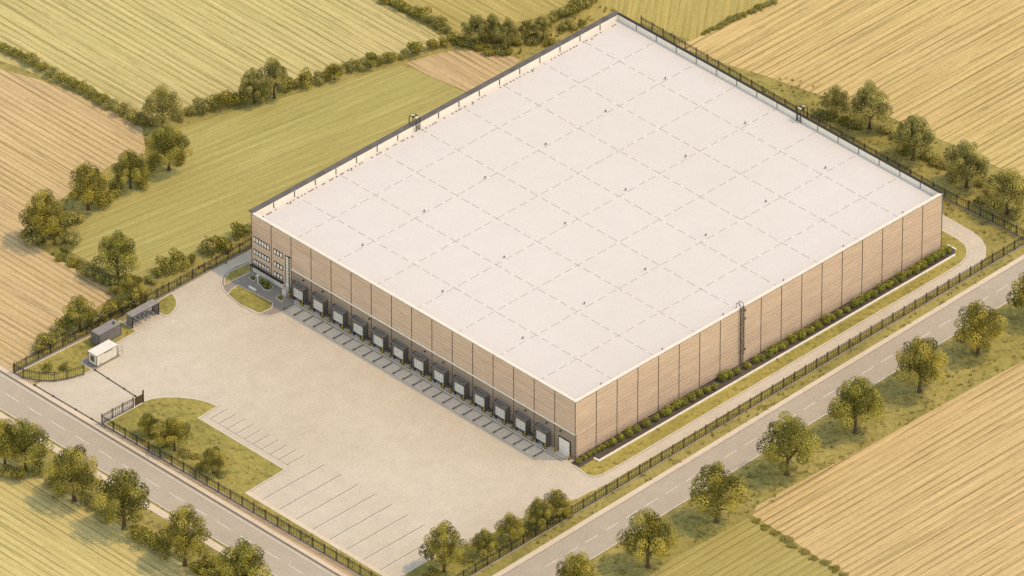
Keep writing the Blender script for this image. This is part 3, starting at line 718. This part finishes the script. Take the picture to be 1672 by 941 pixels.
# small things at the office door
sg = thing('signpost', 'slim pale post with small dark head on the paving before the office planting', 'signpost', (*(-2.81,91.26),.14))
m = MB(); m.cyl(0,0,0,2.1,.1,'coping'); m.build('post', sg); m = MB(); m.box((-.2,-.25,2.1),(.2,.25,2.5),'coping'); m.build('head', sg)
bc = MB(); bc.box((-.22,-.95,0),(.22,.95,.38),'kerb'); bc.box((-.26,-1.0,.381),(.26,1.0,.45),'white')
o = bc.build('bench', None, (-4.9,90.7,.14)); o['label'] = 'short pale stone bench at the edge of the office lawn'; o['category'] = 'bench'
bx = MB(); bx.box((-.6,-.5,0),(.6,.5,1.25),'coping'); bx.box((-.65,-.55,1.25),(.65,.55,1.33),'kerb')
o = bx.build('utility_box', None, (-1.1,84.6,.1)); o['label'] = 'pale utility box by the office entrance near the first dock'; o['category'] = 'utility box'

# ------------------------------------------------------------------ trees and shrubs
def leaf_mesh(name, lobes, leaf, mat, seed, dens=4.2):
    """crown of many leaf-sized faces set on the shells of overlapping clumps"""
    rnd = random.Random(seed); vs = []; fs = []; col = []; nor = []
    for (cx, cy, cz, r, tone) in lobes:
        n = int(dens*4*math.pi*r*r/(leaf*leaf)/2.6)
        for i in range(n):
            zz = 1-2*(i+.5)/n; zz = max(-1, min(1, zz+rnd.uniform(-.08,.08)))
            if zz < -.75 and rnd.random() < .6: continue
            a = i*2.39996+rnd.uniform(-.3,.3); q = math.sqrt(max(0,1-zz*zz))
            nn = Vector((q*math.cos(a), q*math.sin(a), zz))
            c = Vector((cx,cy,cz)) + nn*r*(rnd.uniform(.90,1.04) if rnd.random() < .88 else rnd.uniform(1.04,1.2))
            d = (nn + Vector((rnd.uniform(-.28,.28),rnd.uniform(-.28,.28),rnd.uniform(-.22,.3)))).normalized()
            u = d.cross(Vector((rnd.uniform(-1,1),rnd.uniform(-1,1),rnd.uniform(-1,1)))).normalized(); w = d.cross(u)
            s1 = leaf*rnd.uniform(.65,1.2); s2 = s1*rnd.uniform(.55,.9); k = len(vs)
            vs += [c-u*s1*.5, c+w*s2*.5-u*s1*.05, c+u*s1*.5+d*s1*-.12, c-w*s2*.5+u*s1*.05]
            fs.append((k+3,k+2,k+1,k)); sn = (nn+d*.12).normalized(); nor += [sn]*4; t = min(1, max(0, tone+rnd.uniform(-.09,.09))); col += [t]*4
    me = bpy.data.meshes.new(name); me.from_pydata(vs, [], fs); me.materials.append(M[mat])
    me.polygons.foreach_set('use_smooth', [True]*len(me.polygons)); me.normals_split_custom_set_from_vertices(nor)
    at = me.attributes.new('leaf', 'FLOAT', 'POINT'); at.data.foreach_set('value', col)
    return me
def tree_meshes(seed, mat='leafA', h=12.0, w=10.4):
    rnd = random.Random(seed); lobes = []
    # tiers of clumps: wide skirt, shoulders, narrow top
    for (z, rad, n, r) in ((.36,.33,6,.125),(.46,.42,8,.130),(.59,.38,8,.132),(.72,.29,6,.125),(.84,.17,4,.118),(.93,.05,2,.11),(.50,.15,4,.16),(.68,.09,3,.15)):
        off = rnd.uniform(0,6.28)
        for k in range(n):
            if rad > .25 and rnd.random() < .14: continue
            a = off+6.283*k/n+rnd.uniform(-.3,.3); rr = rad*rnd.uniform(.82,1.12)
            lobes.append((w*rr*math.cos(a), w*rr*math.sin(a), h*(z+rnd.uniform(-.045,.045)), w*r*rnd.uniform(.78,1.2), rnd.choice((.08,.30,.5,.70,.92))))
    crown = leaf_mesh('crown', lobes, .38, mat, seed+100, 3.4)
    t = MB(); lean = rnd.uniform(-.3,.3)
    t.tube([(0,0,-.1),(0,0,.15),(lean*.2,.05,1.2),(lean*.5,.1,3.2),(lean,.1,5.2),(lean,.0,8.2)], [.62,.44,.34,.29,.20,.06], 'bark', 9)
    for k in range(8):
        a = 6.283*k/8+rnd.uniform(-.3,.3); z0 = rnd.uniform(2.4,4.6); L = rnd.uniform(2.2,3.8); dz = rnd.uniform(1.4,3.0)
        t.tube([(lean*.5,.1,z0),(math.cos(a)*L*.5,math.sin(a)*L*.5,z0+dz*.55),(math.cos(a)*L,math.sin(a)*L,z0+dz)], [.19,.13,.05], 'bark', 6)
    to = t.build('trunk'); COL.objects.unlink(to)
    return crown, to.data
def bush_mesh(seed, mat, n=9, low=False):
    rnd = random.Random(seed); lobes = []
    for k in range(n):
        a = rnd.uniform(0,6.28); rr = rnd.uniform(.15,.62)
        lobes.append((rr*math.cos(a), rr*math.sin(a), rnd.uniform(.28,.50 if low else .95), rnd.uniform(.26,.40), rnd.choice((.3,.45,.55,.7))))
    lobes.append((0,0,.6 if not low else .4,.5,.5))
    return leaf_mesh('foliage', lobes, .20, mat, seed+7, 3.4)
def ball_mesh(seed):
    rnd = random.Random(seed); lobes = [(0,0,.46,.46,.5)]
    for k in range(9):
        a = 6.283*k/9+rnd.uniform(-.3,.3); z = rnd.uniform(.25,.8); q = .30
        lobes.append((q*math.cos(a), q*math.sin(a), z, rnd.uniform(.16,.24), rnd.choice((.3,.5,.65,.8))))
    return leaf_mesh('foliage', lobes, .15, 'leafC', seed+3, 3.2)
TREES = [tree_meshes(11+7*i, 'leafA' if i < 4 else 'leafB') for i in range(7)]
BUSH = [bush_mesh(50+i, 'leafA' if i < 2 else 'leafB') for i in range(4)]
LOWB = [bush_mesh(80+i, 'leafA' if i < 1 else 'leafB', 8, True) for i in range(2)]
BALL = [ball_mesh(30+i) for i in range(4)]
PXM = 7.83           # sizes below were measured at this many units per metre
def tree(p, hpx, wpx, label, group, kind='tree', v=None):
    rnd = random.Random(hash((round(p[0],1), round(p[1],1))) & 0xffff); i = rnd.randrange(4) if v is None else v
    o = thing('tree', label, 'tree', (p[0], p[1], .1), rnd.uniform(0,6.28), group)
    hh = (hpx-wpx*.08)/(PXM*.823); ww = wpx/PXM*1.06
    o.scale = (ww/10.6, ww/10.6, hh/12.0)
    for nm, me in (('crown',TREES[i][0]),('trunk',TREES[i][1])):
        c = bpy.data.objects.new(nm, me); COL.objects.link(c); c.parent = o
    return o
def bush(p, wpx, label, group, hk=1.0, meshes=None, name='bush', cat='bush'):
    rnd = random.Random(hash((round(p[0],1), round(p[1],1))) & 0xffff)
    me = rnd.choice(meshes or BUSH); o = bpy.data.objects.new(name, me); COL.objects.link(o)
    s = wpx/PXM/1.6*rnd.uniform(.94,1.10); o.location = (p[0], p[1], .02); o.rotation_euler = (0,0,rnd.uniform(0,6.28)); o.scale = (s, s, s*hk*rnd.uniform(.9,1.1))
    o['label'] = label; o['category'] = cat; o['group'] = group
    return o
def leafy_shrub_ball(p, d, label, group):
    rnd = random.Random(hash((round(p[0],1), round(p[1],1))) & 0xffff)
    o = bpy.data.objects.new('clipped_shrub', rnd.choice(BALL)); COL.objects.link(o)
    o.location = (p[0], p[1], .2); o.scale = (d, d, d*rnd.uniform(.92,1.08)); o.rotation_euler = (0,0,rnd.uniform(0,6.28))
    o['label'] = label; o['category'] = 'shrub'; o['group'] = group

g = 'trees along the entrance road'
for i, (p, h, w) in enumerate([((-84.65,80.22),78,60),((-82.49,76.28),86,74),((-82.76,61.47),94,84),((-82.18,47.12),100,86),((-82.13,29.23),98,82),((-81.48,12.66),97,82)]):
    tree(p, h, w, f'broad olive tree across the entrance road, {nth(i)} down its row from the frame edge', g, v=i%4)
g = 'trees along the long road'
for i, (p, h, w) in enumerate([((-36.69,-37.82),97,84),((-15.68,-36.68),98,84),((5.36,-35.35),99,88),((27.35,-33.81),101,90),((47.89,-33.36),95,84),((67.85,-32.44),95,84),((86.12,-31.55),90,80),((103.22,-31.21),90,80)]):
    tree(p, h, w, f'olive tree between the long road and stubble, {nth(i)} along from the bottom edge', g, v=(i+1)%4)
g = 'trees on the big lawn'
tree((-56.17,67.41), 38, 38, 'small bushy tree on the big lawn closest to the entrance gate', g)
tree((-56.21,59.85), 57, 52, 'largest of the three trees on the big lawn', g)
tree((-56.07,48.50), 46, 44, 'small tree on the big lawn closest to the parking bays', g)
g = 'trees inside the long fence by the yard'
tree((-46.40,-9.14), 82, 70, 'largest tree in the grass corner below the parking bays', g, v=0)
tree((-36.68,-10.70), 44, 44, 'small tree inside the long fence, next to the largest corner tree', g)
tree((-29.46,-10.96), 47, 46, 'pale small tree in the middle of the row inside the long fence', g)
tree((-21.95,-11.48), 50, 42, 'small tree inside the long fence leaning into its last neighbour', g)
tree((-16.90,-11.67), 48, 44, 'last small tree inside the long fence towards the warehouse corner', g)
g = 'trees behind the rear fence'
for p, h, w, lab in [((128.39,50.74),54,46,'small round tree behind the rear fence, beginning the row beside the roof edge'),((130.31,42.63),78,68,'spreading tree behind the rear fence, second from the roof edge'),
    ((128.37,27.91),75,68,'third tree behind the rear fence beside the gold stubble'),((128.91,12.81),79,70,'fourth tree behind the rear fence above the service road bend'),((127.94,-0.07),74,78,'last tree behind the rear fence, beside the service road bend corner')]:
    tree(p, h, w, lab, g, v=4+len(lab)%3)
g = 'trees in the hedge between tan field and meadow'
for p, h, w, lab, v in [((23.87,148.58),70,62,'tall tree at the meeting point of the three hedges',4),((13.34,135.48),78,66,'dark tall tree just below the meeting point of the hedges',1),((2.95,136.32),66,54,'medium tree in the meadow hedge beside the dark tall one',2),
    ((-8.88,136.68),80,64,'full tree in the meadow hedge between the medium tree and the broad corner tree',3),((-23.86,134.14),88,74,'broad dark tree at the meadow corner above the tan field shadow',0),((-22.05,113.33),80,68,'lone tall tree at the tan field edge below the meadow',1),
    ((-25.51,105.70),46,44,'small tree pressed against the railing fence near the bicycle shelter',2),((-40.21,105.42),56,50,'round tree behind the fence near the grey container',0)]:
    tree(p, h, w, lab, g, v=v)
g = 'trees in the far hedge'
for p, h, w, lab, v in [((43.83,141.43),60,50,'shorter of the two joined trees in the far meadow hedge',5),((48.20,139.77),68,48,'taller of the two joined trees in the far meadow hedge',6),((62.22,135.90),28,30,'small dark round tree standing alone in the far hedge',1),
    ((71.01,133.88),26,28,'small round tree in the far hedge before the small tan field',1),
    ((93.56,124.70),50,46,'widest tree in the clump above the small tan field',5),((97.18,123.14),44,30,'pale middle tree at the back of the clump above the small tan field',4),((97.02,118.29),52,36,'tallest dark trunked tree in the clump above the small tan field',6),
    ((102.58,118.50),32,28,'short tree between the clump and the last tree near the roof',5),((105.04,115.75),40,34,'last tree of the clump, standing closest to the roof corner',4)]:
    tree(p, h, w, lab, g, v=v)

def row(pts, text, group, hk=1.0, meshes=None, fill=False):
    if fill:
        q = []
        for a, b in zip(pts, pts[1:]): q += [a, ((lerp(a[0][0],b[0][0],.5), lerp(a[0][1],b[0][1],.5)), (a[1]+b[1])*.47)]
        pts = q+[pts[-1]]
    for i, (p, w) in enumerate(pts): bush(p, w, text.format(nth(i)), group, hk, meshes)
row([((19.39,193.28),24),((19.81,189.86),24),((20.08,184.94),30),((20.22,179.50),26),((20.23,173.54),30),((20.77,169.70),24),((20.40,164.14),32),((21.00,158.28),30),((21.27,153.43),34),((22.24,150.84),24)], 'sage bush between the yellow and tan fields, {} from the outer end', 'bushes between the yellow and tan fields', .8, None, True)
row([((28.39,148.07),22),((31.09,147.71),24),((33.60,146.56),36),((36.35,145.49),28),((38.83,144.70),36),((41.36,143.20),40),((45.52,140.75),30),((52.52,140.14),30),((54.48,139.54),24),((56.20,138.50),32),((59.32,137.42),26),((61.00,137.09),22)], 'bush between yellow field and meadow, {} from the hedge meeting point', 'bushes between the yellow field and the meadow', .95)
row([((66.84,135.99),28),((69.09,135.11),24),((73.49,133.44),22),((75.74,132.55),26),((78.79,131.55),20),((81.46,130.92),32),((85.57,129.87),24),((87.85,128.64),20)], 'bush in the far hedge past the lone round tree, {} in line', 'bushes beyond the lone round tree', .95)
row([((90.64,150.04),22),((91.36,148.32),20),((91.27,145.38),26),((91.78,144.20),20),((91.75,140.19),32),((92.19,135.73),28),((92.05,132.19),24)], 'sage bush between the yellow and olive stubble, {} from the top edge', 'bushes between the yellow and olive stubble', .85, None, True)
row([((91.44,129.11),28),((91.05,126.83),26),((91.88,124.68),30),((92.81,122.43),26),((93.21,120.03),30),((94.86,119.08),28),((95.32,117.30),24),((99.76,118.26),26),((101.92,116.14),30),((103.48,116.61),24),((104.54,113.56),26),((96.13,124.50),30),((97.71,121.61),26)], 'low bush below the clump above the small tan field, {} along', 'undergrowth of the clump', .75, LOWB)
row([((112.10,119.52),26),((113.99,119.00),28),((115.98,118.39),28),((118.46,118.64),32),((120.79,118.37),24),((123.28,118.62),24),((110.29,115.26),20),((112.28,114.65),22),((114.64,113.67),18)], 'bush in the loose scrub near the roof corner, {} of its line', 'scrub above the roof corner', .95)
row([((131.05,92.84),12),((133.01,92.93),12),((134.81,92.50),14),((136.77,92.58),14),((138.56,92.50),16),((140.28,92.15),20),((143.78,91.73),14),((146.30,91.61),20),((148.64,91.33),14),((150.44,91.24),16)], 'tiny bush on the gold stubble boundary, {} from the roof', 'bushes along the gold stubble boundary', .7, LOWB, True)
row([((18.63,142.63),26),((13.12,139.60),28),((16.77,135.35),24),((9.66,137.80),34),((6.44,136.45),30),((-0.58,136.89),34),((-3.25,136.29),32),((-6.05,135.19),34),((-14.38,135.68),36),((-17.22,135.27),30),((-20.36,134.53),34),((-25.72,137.24),34),((-25.27,134.89),40),((-21.12,131.44),26),((-20.14,129.85),32),((4.55,134.43),26)], 'bush under the meadow hedge trees, {} down from the hedge meeting', 'bushes of the meadow hedge', .9)
row([((-22.55,128.39),22),((-25.62,126.97),20),((-25.02,123.84),26),((-24.57,121.50),24),((-25.47,119.22),34),((-24.63,117.12),30),((-24.58,114.55),32),((-24.50,112.58),30),((-21.88,111.26),28),((-20.37,109.14),26),((-18.23,107.68),24),((-25.89,110.16),26)], 'scrubby bush beside the lone tall tree, {} towards the fence', 'scrub by the lone tall tree', .75, LOWB+BUSH[2:])
row([((-15.51,108.16),24),((-13.12,107.71),34),((-9.99,107.48),38),((-7.17,106.93),22),((-2.15,107.39),34),((-0.09,106.96),30),((1.37,105.52),34),((6.51,106.84),32),((8.55,106.75),22)], 'bush on the meadow side of the fence, {} from shelter to warehouse', 'bushes along the meadow side of the fence', 1.05)
row([((-49.13,106.08),36),((-44.90,106.91),28),((-42.30,107.47),36),((-37.58,104.71),28),((-34.43,104.74),26),((-31.63,105.12),34),((-29.08,104.49),32),((-24.03,103.92),26),((-52.02,105.19),26),((-26.34,103.69),22)], 'bush outside the fence behind cabin and container, {} of that line', 'bushes behind the cabin and container', .85)
row([((-81.47,74.07),36),((-85.49,75.61),34),((-82.43,68.98),26),((-83.05,65.37),30),((-81.65,59.18),32),((-82.04,56.57),24),((-82.07,51.80),34),((-82.35,53.87),26),((-82.46,42.64),40),((-82.44,39.04),38),((-82.76,35.79),36),((-83.22,33.86),28),((-81.81,25.96),32),((-79.64,25.02),40),((-80.26,21.48),38),((-83.71,22.51),34),((-86.34,77.65),30)], 'bush under the trees across the entrance road, {} along the row', 'undergrowth across the entrance road', .85)
row([((-55.87,65.90),24),((-56.40,62.77),22),((-55.61,57.74),26),((-54.72,55.04),20),((-56.32,51.16),26),((-55.42,46.65),26)], 'low bush under the trees on the big lawn, {} from the gate end', 'low bushes on the big lawn', .5, LOWB)
row([((-40.78,-9.05),30),((-32.83,-10.32),30),((-25.75,-10.73),34),((-23.11,-10.35),28),((-19.04,-11.36),28),((-14.79,-12.55),26),((-48.90,-8.16),34)], 'low bush among the small trees inside the long fence, {} along', 'low bushes inside the long fence', .6, LOWB)
row([((126.72,54.03),26),((126.68,51.44),28),((128.12,47.40),30),((128.79,44.78),26),((131.72,39.28),30),((131.86,36.53),22),((128.96,31.55),30),((130.81,26.49),28),((130.62,23.43),34),((130.73,21.37),26),((129.54,17.36),28),((131.97,11.09),32),((130.93,7.60),28),((128.53,3.52),26),((126.95,7.01),24),((128.82,-1.90),30)], 'low bush behind the rear fence, {} from the roof edge', 'undergrowth behind the rear fence', .6, LOWB+BUSH[2:])
row([((11.22,-41.10),18),((10.94,-43.82),18),((10.84,-46.71),20),((10.74,-49.59),22),((10.46,-52.29),20),((10.36,-55.17),20),((10.26,-58.04),18),((10.64,-60.79),18),((10.55,-63.65),20),((10.32,-66.98),20)], 'weedy tuft along the pale stubble edge, {} from the road', 'weeds along the pale stubble boundary', .35, LOWB)
row([((-55.26,99.08),22),((-52.62,97.10),18)], 'small bush inside the curved corner fence, {} from the post', 'bushes inside the corner fence', .8)
# clipped shrubs in the long bed
SH = [(-0.29,-1.20),(1.39,-1.03),(2.86,-0.96),(4.02,-1.04),(5.35,-1.13),(6.51,-1.20),(7.75,-1.21),(9.16,-1.38),(11.40,-1.45),(13.73,-1.61),(15.88,-1.58),(18.70,-1.61),(21.52,-1.63),(24.35,-1.66),(25.99,-1.44),(27.67,-1.55),(29.59,-1.60),(31.84,-1.66),(34.10,-1.73),(36.21,-1.95),(38.13,-2.00),(41.58,-1.07),(43.20,-1.43),(45.22,-1.56),(48.33,-1.52),(50.93,-1.45),(52.45,-1.55),(54.48,-1.68),(56.40,-1.39),(58.10,-1.67),(59.45,-1.60),(61.64,-1.58),(64.02,-1.73),(66.56,-1.74),(69.02,-1.65),(71.47,-1.56),(73.27,-1.76),(75.29,-1.56),(77.59,-1.63),(80.23,-1.56),(81.68,-1.57),(83.81,-1.46),(85.61,-1.66),(87.99,-1.48),(90.31,-1.55),(91.94,-1.58),(94.07,-1.47),(96.30,-1.45),(98.12,-1.65),(100.51,-1.47),(102.75,-1.45),(104.55,-1.32),(106.28,-1.43),(108.43,-1.32)]
rnd = random.Random(77)
for i, p in enumerate(SH):
    leafy_shrub_ball((p[0], max(-2.6, min(-1.0, p[1]-.2))), (1.25 if i < 7 else 1.85)*rnd.uniform(.85,1.2), f'round clipped shrub in the long dark bed, {nth(i)} from the dock corner', 'clipped shrubs along the long wall')
row([((-2.08,93.69),12),((-1.55,91.28),14),((-1.45,89.91),16),((-1.77,88.65),12),((-2.34,89.53),12),((-2.85,84.36),12),((-1.92,91.64),10)], 'dark office planting, {} from the building corner', 'office planting', .9, BALL)

# ------------------------------------------------------------------ rough grass tufts on the verges and lawns (one mass nobody could count)
def inside(p, poly):
    c = False; n = len(poly)
    for i in range(n):
        (x0,y0),(x1,y1) = poly[i], poly[i-1]
        if (y0 > p[1]) != (y1 > p[1]) and p[0] < (x1-x0)*(p[1]-y0)/(y1-y0)+x0: c = not c
    return c
def tufts(name, polys, per_m2, mat, z, seed, size=(.3,.75), avoid=()):
    rnd = random.Random(seed); vs = []; fs = []; col = []
    for poly in polys:
        xs = [p[0] for p in poly]; ys = [p[1] for p in poly]
        for i in range(int((max(xs)-min(xs))*(max(ys)-min(ys))*per_m2)):
            p = (rnd.uniform(min(xs),max(xs)), rnd.uniform(min(ys),max(ys)))
            if not inside(p, poly) or any(inside(p, a) for a in avoid): continue
            tone = rnd.uniform(.15,.8)
            for k in range(rnd.randint(4,8)):
                a = rnd.uniform(0,6.28); h = rnd.uniform(*size); w = h*rnd.uniform(.12,.25); q = h*rnd.uniform(.2,.9)
                bx, by = p[0]+rnd.uniform(-.3,.3), p[1]+rnd.uniform(-.3,.3); n = len(vs)
                vs += [(bx-w*math.sin(a),by+w*math.cos(a),z),(bx+w*math.sin(a),by-w*math.cos(a),z),(bx+q*math.cos(a),by+q*math.sin(a),z+h)]
                fs.append((n,n+1,n+2)); col += [min(1,max(0,tone+rnd.uniform(-.15,.15)))]*3
    me = bpy.data.meshes.new(name); me.from_pydata(vs, [], fs); me.materials.append(M[mat])
    at = me.attributes.new('leaf', 'FLOAT', 'POINT'); at.data.foreach_set('value', col)
    o = bpy.data.objects.new(name, me); COL.objects.link(o); o['kind'] = 'stuff'; o['label'] = 'rough grass tufts on the verges and lawns'
    return o
M['tuft'] = foliage('grass_tuft_blades', (.24,.21,.068,1), (.35,.295,.10,1), (.46,.375,.13,1))
VERGE = [[(-60,-39.5),(12,-38.4),(130,-40),(130,-22.8),(-60,-28.4)], [(-80.5,-10),(-74.2,-10),(-74.2,120),(-80.5,120)],
    [(-60,-17.2),(125,-13.2),(125,-11.0),(-60,-14.6)], [(123.8,-10),(142,-10),(136,40),(133,70),(123.8,70)], [(118.3,-8.5),(123,-8.5),(123,40),(118.3,40)],
    [(-58.8,-14),(-56.5,-14),(-56.5,38),(-59.4,38)]]
tufts('grass_tufts', VERGE, .24, 'tuft', .02, 1)
LAWNS = [[(-59.6,76),(-48,76.3),(-42.8,72),(-39.6,66),(-45.2,64.5),(-45.2,39.6),(-59.2,39.4)], [(-59,99),(-54,95.5),(-49,93.6),(-48.6,97.2),(-33,97),(-33,101),(-58,102)],
    [(-55,-4.6),(-40,-5),(-28,-6.9),(-12,-9.6),(-4,-10.9),(120,-9.6),(120,-10.4),(-56,-13.6)], [(-.8,-3.4),(-1.4,-6),(1,-7.2),(42,-6.7),(106,-5.8),(112,-2),(112.8,0),(112.8,40),(110.6,40),(110.6,-2),(108.8,-3.6),(3,-4.2)]]
tufts('grass_tufts', LAWNS, .22, 'tuft', .17, 2, (.18,.45))
SCRUB = [[(20.34,152.05),(19.35,144.53),(10.49,139.26),(-8.79,135.64),(-21.60,132.24),(-24.49,109.41),(-19.61,107.14),(7.62,104.46),(4.50,101.17),(-43.33,104.12),(-53.74,104.09),(-27.24,108.34),(-26.25,122.52),(-26.20,133.89),(-23.40,140.71),(-6.87,143.39),(6.52,145.44),(14.08,143.85)],
    [(21.62,151.12),(34.63,147.85),(49.40,142.55),(63.43,137.35),(77.33,130.99),(89.12,128.06),(96.23,113.74),(108.73,111.44),(122.17,110.96),(123.32,94.43),(126.88,94.27),(124.71,105.11),(123.52,120.74),(110.08,122.17),(99.88,126.83),(89.79,128.74),(77.24,133.73),(65.07,139.06),(50.70,143.91),(35.92,149.21),(22.13,153.57)]]
tufts('grass_tufts', SCRUB, .2, 'tuft', .05, 3, (.35,.9))
